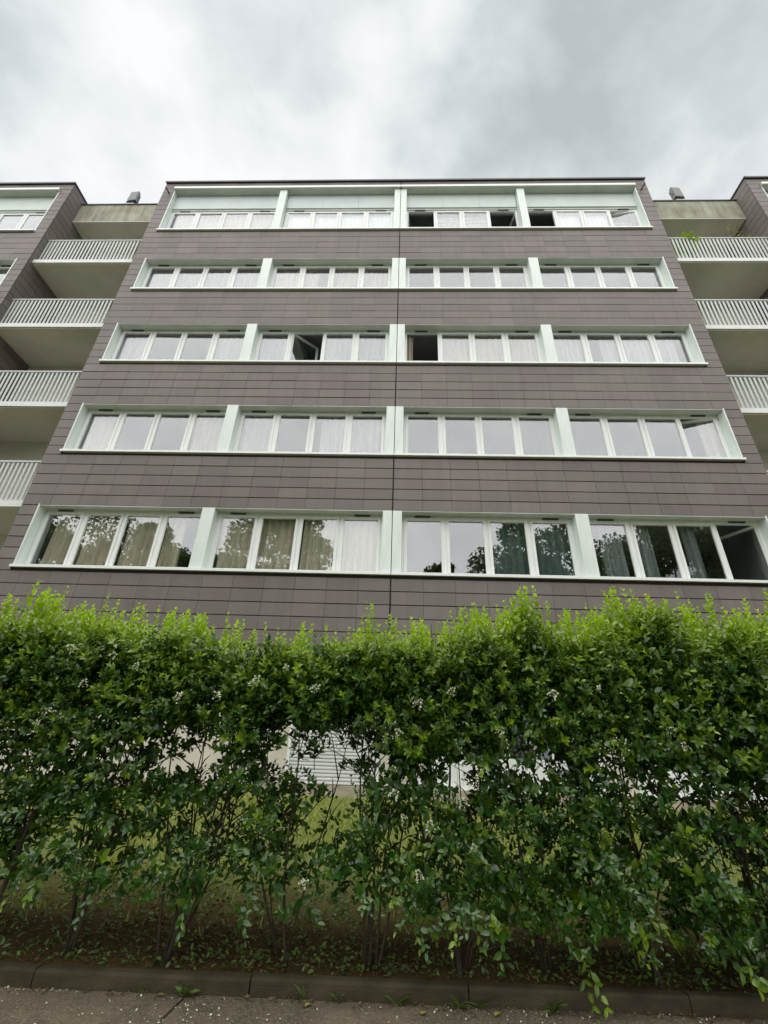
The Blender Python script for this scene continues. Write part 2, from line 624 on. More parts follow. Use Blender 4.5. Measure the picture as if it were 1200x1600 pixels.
# wing fronts
WX0, WX1 = 11.0, 15.3
wing_cells = []
for s in (-1, 1):
    def wrow(z0, z1, a, b_, n):
        w_ = (b_ - a) / n
        for i in range(n):
            q = sorted((s * (a + i * w_), s * (a + (i + 1) * w_)))
            wing_cells.append((q[0], q[1], z0, z1))
    for k in range(0, 5):
        zb = WALL0 if k == 0 else zh(k)
        zt = zs(k + 1) - .06
        for r in range(5):
            ph = (zt - zb) / 5
            wrow(zb + r * ph, zb + (r + 1) * ph, WX0, WX1, 7)
    for k in range(1, 6):
        z0, z1 = zs(k) - .06, (zh(k) if k < 5 else 16.98)
        n = 6 if k < 5 else 10
        ph = (z1 - z0) / n
        for r in range(n):
            wrow(z0 + r * ph, z0 + (r + 1) * ph, WX0, WX0 + .36, 1)
    wrow(16.98, TOP - .02, WX0, WX1, 7)


def cam_px(x, z):
    p = Vector((x + XS, DF, z + ZB)) - Vector((0, 0, 1))
    d = p.dot(fw)
    return (600 + 717.9 * p.dot(r2) / d, 800 - 717.9 * p.dot(u2) / d, d)


vis = []
for c in cells:
    u_, v_, d_ = cam_px((c[0] + c[1]) / 2, (c[2] + c[3]) / 2)
    ok = -10 < u_ < 1210 and v_ < 985
    a_, b2, _ = cam_px(c[0], c[2]), cam_px(c[1], c[3]), 0
    area = abs((b2[0] - a_[0]) * (b2[1] - a_[1])) if ok else 0
    vis.append((area, c))
vis.sort(key=lambda q: -q[0])
single, rest = vis[:300], vis[300:]
bank_me = {}
for area, c in single:
    key = (round(c[1] - c[0], 3), round(c[3] - c[2], 3))
    if key not in bank_me:
        mb = MB()
        w_, h_ = key[0] / 2 - GAP_V / 2, key[1] / 2 - GAP_H / 2
        bv = .004
        P = [(-w_, .028, -h_), (w_, .028, -h_), (w_, .028, h_), (-w_, .028, h_),
             (-w_, bv, -h_), (w_, bv, -h_), (w_, bv, h_), (-w_, bv, h_),
             (-w_ + .002, 0, -h_ + bv), (w_ - .002, 0, -h_ + bv), (w_ - .002, 0, h_ - bv), (-w_ + .002, 0, h_ - bv)]
        F = [(8, 9, 10, 11)]
        for i in range(4):
            j = (i + 1) % 4
            F += [(i, j, 4 + j, 4 + i), (4 + i, 4 + j, 8 + j, 8 + i)]
        bank_me[key] = mb.poly(P, F).mesh('cladding_panel', M['clad'])
    o = ob('cladding_panel', bank_me[key], B, ((c[0] + c[1]) / 2, random.uniform(-.0022, .0022), (c[2] + c[3]) / 2))
mb = MB()
for c in [q[1] for q in rest] + wing_cells:
    dy = random.uniform(-.0022, .0022)
    mb.box(c[0] + GAP_V / 2, c[1] - GAP_V / 2, dy, .028, c[2] + GAP_H / 2, c[3] - GAP_H / 2, random.random())
# flanks of the wings (boards run into the depth) and of the block itself
for s in (-1, 1):
    for xa, xb in ((WX0, WX0 + .028), (E_ - .028, E_)):
        z = WALL0
        n = 58
        ph = (TOP - .02 - WALL0) / n
        for r in range(n):
            y0 = .032
            while y0 < 6.0:
                y1 = min(y0 + .604, 6.0)
                a, b_ = sorted((s * xa, s * xb))
                mb.box(a, b_, y0 + .003, y1 - .003, WALL0 + r * ph + GAP_H / 2, WALL0 + (r + 1) * ph - GAP_H / 2, random.random())
                y0 = y1
o = ob('cladding', mb.mesh('cladding', M['clad'], tint=True), B, kind='stuff')

# -- backing walls, slabs, rooms
bk = MB()
for s0, s1 in ((-E_, E_), (-WX1, -WX0), (WX0, WX1)):
    a, b_ = s0 + .03 * (s0 in (-E_, WX0)), s1 - .03 * (s1 in (E_, -WX0))
    for k in range(0, 5):
        zb = WALL0 if k == 0 else zh(k)
        bk.box(a, b_, .03, REC - .005, zb + .01, zs(k + 1) - .01)
    bk.box(a, b_, .03, REC - .005, 16.95, TOP - .03)
for s in (-1, 1):
    for xa, xb in ((7.46, E_ - .03), (WX0 + .03, WX0 + .35)):
        a, b_ = sorted((s * xa, s * xb))
        for k in range(1, 6):
            bk.box(a, b_, .03, REC - .005, zs(k) - .01, zh(k) + .01 if k < 5 else 16.95)
ob('backing_wall', bk.mesh('backing_wall', M['black_gap']), B)

inn = MB()
for a, b_ in ((-E_ + .03, E_ - .03), (-WX1, -WX0 - .03), (WX0 + .03, WX1)):
    for k in range(0, 6):
        zf = zs(k) - .95 if k else 0.0
        if k:
            inn.box(a, b_, REC + .07, 4.2, zf - .22, zf)                      # floor slab
    inn.box(a, b_, REC - .004, 6.0, TOP - .3, TOP - .03)                        # roof slab
    inn.box(a, b_, 4.2, 4.35, 0, TOP - .31)                                     # back of the rooms
    inn.box(a, a + .1, REC + .07, 4.19, 0, TOP - .31)
    inn.box(b_ - .1, b_, REC + .07, 4.19, 0, TOP - .31)
for x in (-3.82, 0, 3.82):
    inn.box(x - .07, x + .07, REC + .08, 4.19, 2.5, TOP - .31)
for k in range(1, 6):                                                           # breast walls and downstands behind the windows
    for a, b_ in ((-E_ + .03, E_ - .03), (-WX1, -WX0 - .03), (WX0 + .03, WX1)):
        inn.box(a, b_, REC + .06, REC + .16, zs(k) - .94, zs(k) + .04)
        inn.box(a, b_, REC + .055, REC + .16, zh(k) - .01, zs(k + 1) - 1.18 if k < 5 else TOP - .31)
ob('interior_wall', inn.mesh('interior_wall', M['interior']), B)

# -- roof edge
cp_ = MB()
for a, b_ in ((-E_ - .03, E_ + .03), (-WX1, -WX0 + .03), (WX0 - .03, WX1)):
    cp_.box(a, b_, -.045, 6.0, TOP - .018, TOP + .025)
    cp_.box(a, b_, -.05, -.046, TOP - .05, TOP + .025)
ob('roof_coping', cp_.mesh('roof_coping', M['coping']), B)

# -- window units
BW = 3.49
FZ0, FZ1 = .045, 1.395
FR = .045
MULL = [.052, .036, .052]
SW = (BW - 2 * FR - sum(MULL)) / 4
SH = (FZ1 - FZ0) - FR - .05
fx = MB()
fx.box(0, BW, 0, .07, FZ0, FZ0 + FR)
fx.box(0, BW, 0, .07, FZ1 - .05, FZ1)
fx.box(0, FR, .001, .069, FZ0 + FR, FZ1 - .05)
fx.box(BW - FR, BW, .001, .069, FZ0 + FR, FZ1 - .05)
SX = []
x = FR
for i in range(4):
    SX.append(x)
    x += SW
    if i < 3:
        fx.box(x, x + MULL[i], .001, .069, FZ0 + FR, FZ1 - .05)
        x += MULL[i]
fx_me = fx.mesh('window', M['white'])


def sash_mesh(s):
    q = MB()
    b1 = .052
    y0, y1 = -.014, .05
    for x0, x1, z0, z1 in ((0.002, SW - .002, 0.002, b1 + .012), (0.002, SW - .002, SH - b1, SH - .002)):
        q.box(*sorted((s * x0, s * x1)), y0, y1, z0, z1)
    for x0, x1 in ((0.002, b1), (SW - b1, SW - .002)):
        q.box(*sorted((s * x0, s * x1)), y0 + .001, y1 - .001, b1 + .012, SH - b1)
    # glazing bead, a small step
    q.box(*sorted((s * b1, s * (b1 + .009))), -.002, .03, b1 + .012, SH - b1)
    q.box(*sorted((s * (SW - b1 - .009), s * (SW - b1))), -.002, .03, b1 + .012, SH - b1)
    p = MB().box(*sorted((s * (b1 + .004), s * (SW - b1 - .004))), .010, .018, b1 + .008, SH - b1 + .004)
    return q.mesh('sash', M['white']), p.mesh('pane', M['glass'])


SASH = {1: sash_mesh(1), -1: sash_mesh(-1)}
hd = MB().box(-.012, .012, .05, .062, -.03, .03)
hd.box(-.009, .009, .062, .10, -.008, .008)
hd.box(-.010, .010, .088, .102, -.11, .012)
hd_me = hd.mesh('handle', M['white'])
vt = MB().box(-.16, .16, -.03, -.001, 0, .022)
vt.box(-.17, .17, -.035, -.001, .022, .027)
vt_me = vt.mesh('air_vent', M['vent'])

OPEN = {(3, 2, 2): ('L', 42), (3, 3, 1): ('L', 96), (5, 3, 1): ('L', 82), (5, 3, 4): ('R', 80), (5, 4, 1): ('L', 92), (5, 4, 4): ('R', 9),
        (1, 4, 4): ('R', 62), (2, 4, 4): ('R', 13)}


def window_unit(x0, k, bay):
    w = ob('window', fx_me, B, (x0, REC, zs(k)))
    for i in range(4):
        hinge, ang = OPEN.get((k, bay, i + 1), ('L', 0))
        if ang == 0:
            hinge = 'L' if i % 2 == 0 else 'R'
            ang = random.uniform(-.25, .25) if False else 0
        s = 1 if hinge == 'L' else -1
        px = SX[i] + (0 if s == 1 else SW)
        tiny = 0 if ang else random.uniform(-.0012, .0012)
        for nm, me in zip(('sash', 'pane'), SASH[s]):
            o = ob(nm, me, w, (px, 0, FZ0 + FR), s * R(ang))
        if nm == 'pane' and not ang:
            o.rotation_euler = (random.uniform(-.004, .004), 0, random.uniform(-.006, .006))
    for fxp in (.43, BW - .43):
        ob('air_vent', vt_me, w, (fxp, 0, FZ1 - .030))
    return w


for k in range(1, 6):
    for bi, (a, b_) in enumerate(BAYS):
        window_unit(a, k, bi + 1)
for k in range(1, 6):
    window_unit(-WX0 - .40 - BW, k, 9)
    window_unit(WX0 + .40, k, 9)

# -- sills, lintels, pillars, reveals
si = {}
for nm, a, b_ in (('m', -7.485, -SEAM / 2), ('n', SEAM / 2, 7.485), ('l', -WX1, -WX0 - .36), ('r', WX0 + .36, WX1)):
    q = MB()
    q.poly([(a, -.055, 0), (b_, -.055, 0), (b_, -.055, .05), (a, -.055, .05), (b_, REC, .054), (a, REC, .054), (a, REC, .012), (b_, REC, .012), (a, -.035, .0), (b_, -.035, .0), (a, -.035, .012), (b_, -.035, .012)],
           [(0, 1, 2, 3), (3, 2, 4, 5), (5, 4, 7, 6), (0, 8, 9, 1), (8, 10, 11, 9), (10, 6, 7, 11), (0, 3, 5, 6, 10, 8), (1, 9, 11, 7, 4, 2)])
    si[nm] = q.mesh('sill', M['sill'])
li = MB()
pl = {}
q = MB().box(-.13, .13, -.004, REC + .05, .045, 1.402)
pl['one'] = q.mesh('pillar', M['pillar'])
pl['tall'] = MB().box(-.115, .115, -.004, REC + .05, .045, 2.215).mesh('pillar', M['pillar'])
pl['half'] = MB().box(0, .188, -.004, REC + .05, .045, 1.402).mesh('pillar', M['pillar'])
pl['halftall'] = MB().box(0, .188, -.004, REC + .05, .045, 2.215).mesh('pillar', M['pillar'])
rv = MB().box(0, .03, -.004, REC + .02, .044, 1.43).mesh('reveal', M['pillar'])
rvt = MB().box(0, .03, -.004, REC + .02, .044, 2.24).mesh('reveal', M['pillar'])
for k in range(1, 6):
    z = zs(k)
    for nm in si:
        ob('sill', si[nm], B, (0, 0, z))
    tall = 'tall' if k == 5 else ''
    for x in (-3.82, 3.82):
        ob('pillar', pl['tall' if tall else 'one'], B, (x, 0, z))
    ob('pillar', pl['half' + tall], B, (SEAM / 2 + .002, 0, z))
    ob('pillar', pl['half' + tall], B, (-SEAM / 2 - .002 - .188, 0, z))
    rr = rvt if tall else rv
    for x in (-7.472, 7.442, -WX0 - .39, WX0 + .36):
        ob('reveal', rr, B, (x, 0, z))
    top = 16.97 if tall else zh(k)
    for a, b_ in ((-7.44, -SEAM / 2), (SEAM / 2, 7.44), (-WX1, -WX0 - .39), (WX0 + .39, WX1)):
        L = MB()
        if tall:
            L.box(a - .03, b_ + .03, -.05, REC + .02, top - .12, top - .04)
            L.box(a - .03, b_ + .03, -.05, -.03, top - .04, top + .005)
        else:
            L.box(a - .028, b_ + .028, .006, REC + .05, top + .004, top + .022)
            L.box(a - .028, b_ + .028, .006, .016, top - .012, top + .004)
            L.box(a - .028, b_ + .028, REC - .045, REC + .02, top - .004, top + .0035)
        ob('lintel', L.mesh('lintel', M['soffit_metal' if not tall else 'soffit_metal']), B)
    if tall:
        for a, b_ in ((-7.455, -SEAM / 2), (SEAM / 2, 7.455), (-WX1, -WX0 - .36), (WX0 + .36, WX1)):
            ob('drip_trim', MB().box(a, b_, -.075, -.051, top - .10, top - .005).mesh('drip_trim', M['sill']), B)
# pale panels above the top windows
for a, b_ in BAYS + [(-WX0 - .40 - BW, -WX0 - .40), (WX0 + .40, WX0 + .40 + BW)]:
    nP = 1 if a in (-7.44, 3.95) else 3
    for i in range(nP):
        w_ = (b_ - a) / nP
        ob('upper_panel', MB().box(a + i * w_ + .003, a + (i + 1) * w_ - .003, REC - .06, REC - .03, zh(5) + .075, 16.87).mesh('upper_panel', M['spandrel_white']), B)
    ob('upper_ledge', MB().box(a, b_, REC - .028, REC + .054, zh(5) - .004, zh(5) + .09).mesh('upper_ledge', M['soffit_metal']), B)
# overflow pipes beside the top windows
for s in (-1, 1):
    ob('overflow_pipe', MB().tube([(s * 7.62, .02, 16.72), (s * 7.62, -.22, 16.66)], [.022, .022], 8).mesh('overflow_pipe', M['coping'], True), B)

# -- ground floor
for a, b_ in ((-E_, -1.62), (-.12, .42), (3.5, 3.95), (7.0, E_), (-WX1, -WX0), (WX0, WX1)):
    ob('ground_floor_wall', MB().box(a, b_, .10, .25, .16, WALL0).mesh('ground_floor_wall', M['cream']), B)
pf = MB().box(-E_ + .001, E_ - .001, .02, .4, -.35, .155)
for s in (-1, 1):
    pf.box(*sorted((s * WX0, s * WX1)), .02, .4, -.35, .155)
ob('plinth', pf.mesh('plinth', M['plinth']), B)
ob('ground_floor_ceiling', MB().box(-E_ + .04, E_ - .04, .03, 4.19, WALL0 + .003, WALL0 + .06).mesh('ground_floor_ceiling', M['interior']), B)


def roller(x0, x1):
    q = MB()
    z = .16
    while z < WALL0 - .02:
        z1 = min(z + .052, WALL0 - .005)
        h = z1 - z
        q.poly([(x0, .15, z), (x1, .15, z), (x0, .128, z + h * .3), (x1, .128, z + h * .3), (x0, .128, z + h * .7), (x1, .128, z + h * .7), (x0, .15, z1 - .004), (x1, .15, z1 - .004)],
               [(0, 1, 3, 2), (2, 3, 5, 4), (4, 5, 7, 6)])
        z += .052
    q.box(x0, x1, .155, .17, .16, WALL0 - .005)
    ob('roller_shutter', q.mesh('roller_shutter', M['shutter']), B)
    for a in (x0 - .045, x1 + .002):
        ob('shutter_rail', MB().box(a, a + .043, .09, .17, .157, WALL0).mesh('shutter_rail', M['white']), B)


roller(-1.575, -.165)


def french(x0, x1, n):
    g = MB()
    wd = (x1 - x0) / n
    g.box(x0, x1, .14, .20, .157, .215)
    g.box(x0, x1, .14, .20, WALL0 - .06, WALL0)
    for i in range(n + 1):
        xx = min(max(x0 + i * wd - .045, x0), x1 - .09)
        g.box(xx, xx + .09, .139, .199, .215, WALL0 - .06)
    for i in range(n):
        g.box(x0 + i * wd + .05, x0 + (i + 1) * wd - .05, .15, .19, .215, .62)
    o = ob('ground_floor_window', g.mesh('ground_floor_window', M['white']), B)
    for i in range(n):
        ob('pane', MB().box(x0 + i * wd + .046, x0 + (i + 1) * wd - .046, .165, .173, .62, WALL0 - .06).mesh('pane', M['glass']), o)


french(.42, 3.5, 4)
french(3.95, 7.0, 4)

# -- balconies in the recesses
RY = .53
for s in (-1, 1):
    x0, x1 = sorted((s * (E_ + .003), s * (WX0 - .003)))
    core = MB()
    core.box(*sorted((s * (E_ + .003), s * (E_ + .75))), 2.3, 2.5, 0, 16.6)        # deeper part next to the block
    core.box(*sorted((s * (E_ + .75), s * (WX0 - .003))), 1.55, 2.49, 0, 16.6)
    ob('recess_wall', core.mesh('recess_wall', M['soffit_concrete']), B)
    bm_ = MB().box(x0, x1, RY, RY + .25, 16.10, 17.03)
    ob('beam_soffit', MB().box(x0, x1, RY + .003, 2.6, 16.06, 16.098).mesh('beam_soffit', M['soffit_concrete']), B)
    o = ob('roof_beam', bm_.mesh('roof_beam', M['beam']), B)
    ob('beam_coping', MB().box(x0, x1, RY - .03, RY + .3, 17.032, 17.075).mesh('beam_coping', M['coping']), o)
    for k in range(2, 7):
        zt = 13.43 - S * (6 - k) + 0 if False else 13.43 - S * (6 - k)
        if zt < 1:
            continue
        sl = ob('balcony', MB().box(x0, x1, .155, 2.3, zt - .15, zt).mesh('balcony', M['soffit_concrete']), B)
        ob('fascia', MB().box(x0, x1, .115, .153, zt - .125, zt + .012).mesh('fascia', M['fascia']), sl)
        ob('top_rail', MB().box(x0, x1, .19, .235, zt + 1.06, zt + 1.10).mesh('top_rail', M['rail']), sl)
        ob('bottom_rail', MB().box(x0, x1, .195, .23, zt + .05, zt + .085).mesh('bottom_rail', M['rail']), sl)
        if k == 2:
            continue
        if 'bal' not in bank_me:
            bank_me['bal'] = MB().box(-.025, .025, -.007, .007, .087, 1.058).mesh('baluster', M['rail'])
        nb = 29
        for i in range(nb):
            ob('baluster', bank_me['bal'], sl, (x0 + (i + .5) * (x1 - x0) / nb, .212, zt))
        for xx in (x0 + .12, x1 - .12):
            ob('rail_post', MB().box(xx - .02, xx + .02, .236, .27, zt, zt + 1.06).mesh('rail_post', M['rail']), sl)

# ------------------------------------------------------------------ things on the building
ORD = ['first', 'second', 'third', 'fourth', 'fifth', 'sixth', 'seventh', 'eighth', 'ninth', 'tenth', 'eleventh', 'twelfth', 'thirteenth', 'fourteenth', 'fifteenth', 'sixteenth']
ROWN = {1: 'lowest window row', 2: 'second window row from the bottom', 3: 'middle window row', 4: 'second window row from the top', 5: 'top window row'}


def wavy(w_, h_, amp, folds, gather=0.0, seed=0):
    rg = random.Random(seed)
    n = 40
    V, F = [], []
    ph = rg.uniform(0, 6)
    for j in range(5):
        tz = j / 4
        for i in range(n + 1):
            u_ = i / n
            xx = u_ * w_
            a = amp * (.55 + .45 * (1 - tz))
            yy = a * math.sin(u_ * folds * 6.283 + ph + .5 * math.sin(u_ * 9 + ph)) + a * .4 * math.sin(u_ * folds * 2.7 * 6.283 + ph * 2)
            xx += gather * (1 - tz) * math.sin(u_ * 6.3 + ph) * .02 + (1 - tz) * rg.uniform(-.004, .004)
            V.append((xx, yy, tz * h_))
    for j in range(4):
        for i in range(n):
            a = j * (n + 1) + i
            F.append((a, a + 1, a + n + 2, a + n + 1))
    return V, F


CUR = []        # floor, pane number 1..16, from, to, material, colour word
for p_, a, b_ in ((1, .28, 1.08), (2, -.02, 1.06), (3, .12, 1.06), (4, -.04, .50), (5, .05, 1.05), (6, -.02, 1.08), (7, .10, 1.05), (8, -.05, 1.0)):
    CUR.append((1, p_, a, b_, 'beige_cloth', 'beige'))
for p_, a, b_ in ((13, .30, .85), (14, .05, .50), (15, .25, .58)):
    CUR.append((1, p_, a, b_, 'grey_cloth', 'grey'))
for p_, a, b_ in ((11, -.03, 1.05), (12, -.03, 1.0)):
    CUR.append((1, p_, a, b_, 'teal_cloth', 'dark teal grey'))
for p_, a, b_ in ((1, .0, 1.05), (4, .0, 1.0), (5, .0, 1.0), (7, .22, 1.05), (8, .0, 1.0), (16, .55, 1.0)):
    CUR.append((2, p_, a, b_, 'white_cloth', 'white'))
for p_, a, b_ in ((1, 0, 1.03), (4, .05, 1.0), (5, 0, 1.0), (7, 0, 1.0), (8, 0, 1.0), (9, -.02, .22), (10, 0, 1.02), (11, 0, 1.02), (12, 0, 1.0), (13, 0, 1.0), (14, .5, 1.05), (15, 0, 1.0), (16, 0, .7)):
    CUR.append((3, p_, a, b_, 'white_cloth', 'white'))
for p_, a, b_ in ((1, .05, 1.0), (2, 0, 1.0), (3, 0, 1.0), (4, 0, 1.0), (5, 0, 1.0), (6, 0, .55), (7, 0, 1.0), (8, 0, 1.0)):
    CUR.append((4, p_, a, b_, 'white_cloth', 'white'))
for p_, a, b_ in ((1, .15, 1.0), (2, 0, 1.0), (3, 0, 1.0), (4, 0, 1.0)):
    CUR.append((5, p_, a, b_, 'white_cloth', 'white'))


def pane_x(p_):
    bi = (p_ - 1) // 4
    return BAYS[bi][0] + SX[(p_ - 1) % 4]


for i, (k, p_, a, b_, mm, cw) in enumerate(CUR):
    if cw == 'white':
        mm, cw = (('white_cloth', 'white'), ('cream_cloth', 'cream'), ('pale_cloth', 'pale grey'))[(k * 5 + (p_ - 1) // 4 * 2) % 3]
    w_ = (b_ - a) * SW
    V, F = wavy(w_, 1.36, .042, max(2, w_ * 6.5), 1, i)
    o = ob('curtain', MB().poly(V, F).mesh('curtain', M[mm], True), None,
           (XS + pane_x(p_) + a * SW, DF + REC + .13 + .012 * (i % 2), ZB + zs(k) + .03),
           label=f'{cw} curtain behind the {ORD[p_ - 1]} pane from the left, {ROWN[k]}', cat='curtain', group='curtains behind the windows')
# paper sheets and blinds in the top row
for p_ in (5, 7, 8):
    x0 = pane_x(p_) + .03
    V = [(x0, 0, 0), (x0 + SW - .06, 0, 0), (x0 + SW - .06, .004, 1.3), (x0, .004, 1.3), (x0 + (SW - .06) * .48, -.022, .62)]
    o = ob('paper_sheet', MB().poly([(a - x0, b_, c_) for a, b_, c_ in V], [(0, 1, 4), (1, 2, 4), (2, 3, 4), (3, 0, 4)]).mesh('paper_sheet', M['paper']), None,
           (XS + x0, DF + REC + .10, ZB + zs(5) + .06), label=f'creased white sheet covering the {ORD[p_ - 1]} pane from the left, top window row', cat='window cover', group='sheets over the top windows')
for p_, nm, mm in ((6, 'roller_blind', 'blind'), (10, 'slatted_blind', 'blind'), (11, 'slatted_blind', 'blind'), (14, 'roller_blind', 'blind'), (15, 'roller_blind', 'blind'), (16, 'slatted_blind', 'blind')):
    x0 = pane_x(p_)
    off = .30 if p_ == 16 else .12
    q = MB()
    if nm == 'slatted_blind':
        for j in range(17):
            z = .02 + j * .077
            sg = random.uniform(-.012, .012)
            q.poly([(.03, 0, z + sg), (SW - .03, 0, z - sg), (SW - .03, .018, z + .074 - sg), (.03, .018, z + .074 + sg)], [(0, 1, 2, 3)])
        word = 'white slatted blind'
    else:
        q.box(.02, SW - .02, 0, .004, .02, 1.32)
        q.box(.02, SW - .02, -.02, .03, 1.32, 1.37)
        word = 'plain pale roller blind'
    ob(nm, q.mesh(nm, M[mm]), None, (XS + x0, DF + REC + off, ZB + zs(5) + .05), label=f'{word} behind the {ORD[p_ - 1]} pane from the left, top window row', cat='blind', group='blinds behind the top windows')


# floodlights on the concrete beams
def floodlight(x, lean, label):
    r_ = ob('floodlight', None, None, (XS + x, DF + RY + .12, ZB + 17.075), 0, label, 'lamp', 'floodlights on the roof beams')
    ob('base_plate', MB().box(-.22, .22, -.13, .11, 0, .05).box(-.17, .17, -.08, .08, .05, .17).mesh('base_plate', M['rail']), r_)
    br = MB()
    for sx_ in (-.162, .162):
        br.box(sx_ - .014, sx_ + .014, -.03, .04, .20, .62)
    br.box(-.148, .148, -.02, .03, .205, .235)
    ob('bracket', br.mesh('bracket', M['steel']), r_)
    hb = MB().box(-.145, .145, -.05, .05, -.42, .42)
    for j in range(9):
        hb.box(-.135, .135, .05, .11, -.34 + j * .082, -.33 + j * .082)
    h = ob('lamp_head', hb.mesh('lamp_head', M['steel']), r_, (0, 0, .64))
    h.rotation_euler = (R(-10), R(lean), 0)
    ob('lens', MB().box(-.125, .125, -.057, -.0505, -.39, .39).mesh('lens', M['steel']), h)


floodlight(-9.42, -12, 'grey floodlight on the concrete beam left of the main block')
floodlight(9.42 - .1, 8, 'grey floodlight on the concrete beam right of the main block')


# plants on the upper right balcony
def leafy_thing(name, root, parts, label, cat):
    r_ = ob(name, None, None, root, 0, label, cat)
    for nm, me in parts:
        ob(nm, me, r_)
    return r_


def broad_leaves(n, rad, L0, rise, seed, lift=0.0):
    rg = np.random.default_rng(seed)
    an = rg.uniform(0, 6.28, n)
    D = np.stack([np.cos(an), np.sin(an), rg.uniform(rise - .3, rise + .4, n)], 1)
    P = np.stack([np.cos(an) * rad * rg.uniform(.1, 1, n), np.sin(an) * rad * rg.uniform(.1, 1, n), lift + rg.uniform(-.5, .5, n) * rad], 1)
    Nn = np.tile([0, 0, 1.0], (n, 1)) + rg.normal(0, .3, (n, 3))
    return P, D, Nn, L0 * rg.uniform(.6, 1.2, n), np.full(n, 1.0)


pot = MB().tube([(0, 0, 0), (0, 0, .26), (0, 0, .28), (0, 0, .32)], [.11, .15, .17, .17], 14)
P, D, Nn, L, W = broad_leaves(26, .16, .34, .25, 3, 1.06)
V, T = scatter(P, D, Nn, L, W)
stm = MB()
for i in range(5):
    a = i * 1.3
    stm.tube([(0, 0, .3), (.04 * math.cos(a), .04 * math.sin(a), .7), (.12 * math.cos(a), .12 * math.sin(a), 1.06)], [.014, .011, .008], 5)
leafy_thing('balcony_plant', (XS + 8.68, DF + .44, ZB + 13.43),
            [('pot', pot.mesh('pot', M['terracotta'], True)), ('stem', stm.mesh('stem', M['bark'])), ('foliage', np_mesh('foliage', V, T, M['privet'], rng.uniform(.4, .75, len(V))))],
            'bright green leafy plant spilling over the top right balcony railing', 'plant')
stm = MB()
LV = []
for i in range(7):
    a = i * .9
    px_, py_ = .22 * math.cos(a), .12 * math.sin(a)
    h_ = random.uniform(1.2, 2.0)
    pl_ = [(px_ * .3, py_ * .3, .28), (px_ * .7, py_ * .7, h_ * .6), (px_ * 1.2, py_ * 1.2, h_)]
    stm.tube(pl_, [.010, .008, .004], 5)
    for j in range(9):
        tt = random.uniform(.45, 1)
        LV.append((px_ * (.3 + tt), py_ * (.3 + tt), h_ * tt))
LV = np.array(LV)
V, T = scatter(LV, np.random.default_rng(2).normal(0, 1, (len(LV), 3)) + [0, 0, .2], np.random.default_rng(3).normal(0, 1, (len(LV), 3)), np.full(len(LV), .11), np.full(len(LV), .7))
leafy_thing('balcony_plant', (XS + 10.35, DF + .45, ZB + 13.43),
            [('pot', pot.mesh('pot', M['terracotta'], True)), ('stem', stm.mesh('stem', M['bark'])), ('foliage', np_mesh('foliage', V, T, M['grass'], rng.uniform(.3, 1, len(V))))],
            'tall thin straggly plant behind the railing at the right wing wall', 'plant')

# ------------------------------------------------------------------ trees across the street (mirrored in the lowest windows)


def tree(x, y, h, rad, seed, label):
    rg = np.random.default_rng(seed)
    rd = random.Random(seed)
    r_ = ob('street_tree', None, None, (x, y, -.06), 0, label, 'tree', 'street trees mirrored in the windows')
    tb = MB()
    hb = h * .34
    tb.tube([(0, 0, 0), (.05, .03, .3), (.08, .1, hb * .6), (0.02, .1, hb)], [.30, .22, .18, .15], 10)
    ends = []
    for i in range(9):
        a = i * 2.4 + rd.uniform(-.3, .3)
        zz = hb * rd.uniform(.55, 1.0)
        e_ = (math.cos(a) * rad * rd.uniform(.45, .8), math.sin(a) * rad * rd.uniform(.45, .8), h * rd.uniform(.42, .90))
        mid = (e_[0] * .4 + .05, e_[1] * .4 + .08, zz * .55 + e_[2] * .4)
        tb.tube([(.05, .08, zz), mid, e_], [.10, .065, .02], 6)
        ends.append(e_)
    ob('trunk', tb.mesh('trunk', M['tree_bark'], True), r_)
    lob = []
    for e_ in ends:
        lob.append((*e_, rad * rd.uniform(.28, .42)))
    for i in range(16):
        a = rd.uniform(0, 6.28)
        q_ = rd.uniform(.2, .75) * rad
        lob.append((math.cos(a) * q_, math.sin(a) * q_, h * rd.uniform(.24, .91), rad * rd.uniform(.22, .38)))
    P = []
    for lx, ly, lz, lr in lob:
        n = 1150
        d = nrm(rg.normal(0, 1, (n, 3)))
        rr = lr * rg.uniform(.35, 1.12, n) ** .6
        P.append(np.array([lx, ly, lz]) + d * rr[:, None] * [1, 1, .8])
    P = np.concatenate(P)
    n = len(P)
    D = rg.normal(0, 1, (n, 3)) + [0, 0, -.3]
    V, T = scatter(P, D, rg.normal(0, 1, (n, 3)) + [0, 0, .8], rg.uniform(.12, .26, n), np.full(n, 1.25), BLADE_V * [.6, 1, 1], BLADE_T)
    ob('crown', np_mesh('crown', V, T, M['tree_leaf'], np.repeat(rg.uniform(0, 1, n), len(BLADE_V))), r_, kind='stuff')


for i, (x, y, h, rad, lb) in enumerate([
        (-21.5, -10, 15.6, 5.2, 'leafy street tree mirrored in the leftmost panes of the lowest window row'),
        (-14.5, -10.8, 15, 3.9, 'leafy street tree mirrored in the third and fourth panes of the lowest row'),
        (-8, -9.8, 15.7, 4.4, 'leafy street tree mirrored in the fifth to seventh panes of the lowest row'),
        (1.3, -10.8, 13.2, 2.4, 'small street tree mirrored low in the ninth and tenth panes, lowest row'),
        (8.7, -10, 16.2, 3.8, 'leafy street tree mirrored in the eleventh and twelfth panes of the lowest row'),
        (16.1, -9.8, 16.1, 4.3, 'leafy street tree mirrored in the thirteenth to fifteenth panes of the lowest row'),
        (23.4, -10.8, 14.6, 4.3, 'leafy street tree mirrored at the right end of the lowest row')]):
    tree(x, y, h, rad, 40 + i, lb)

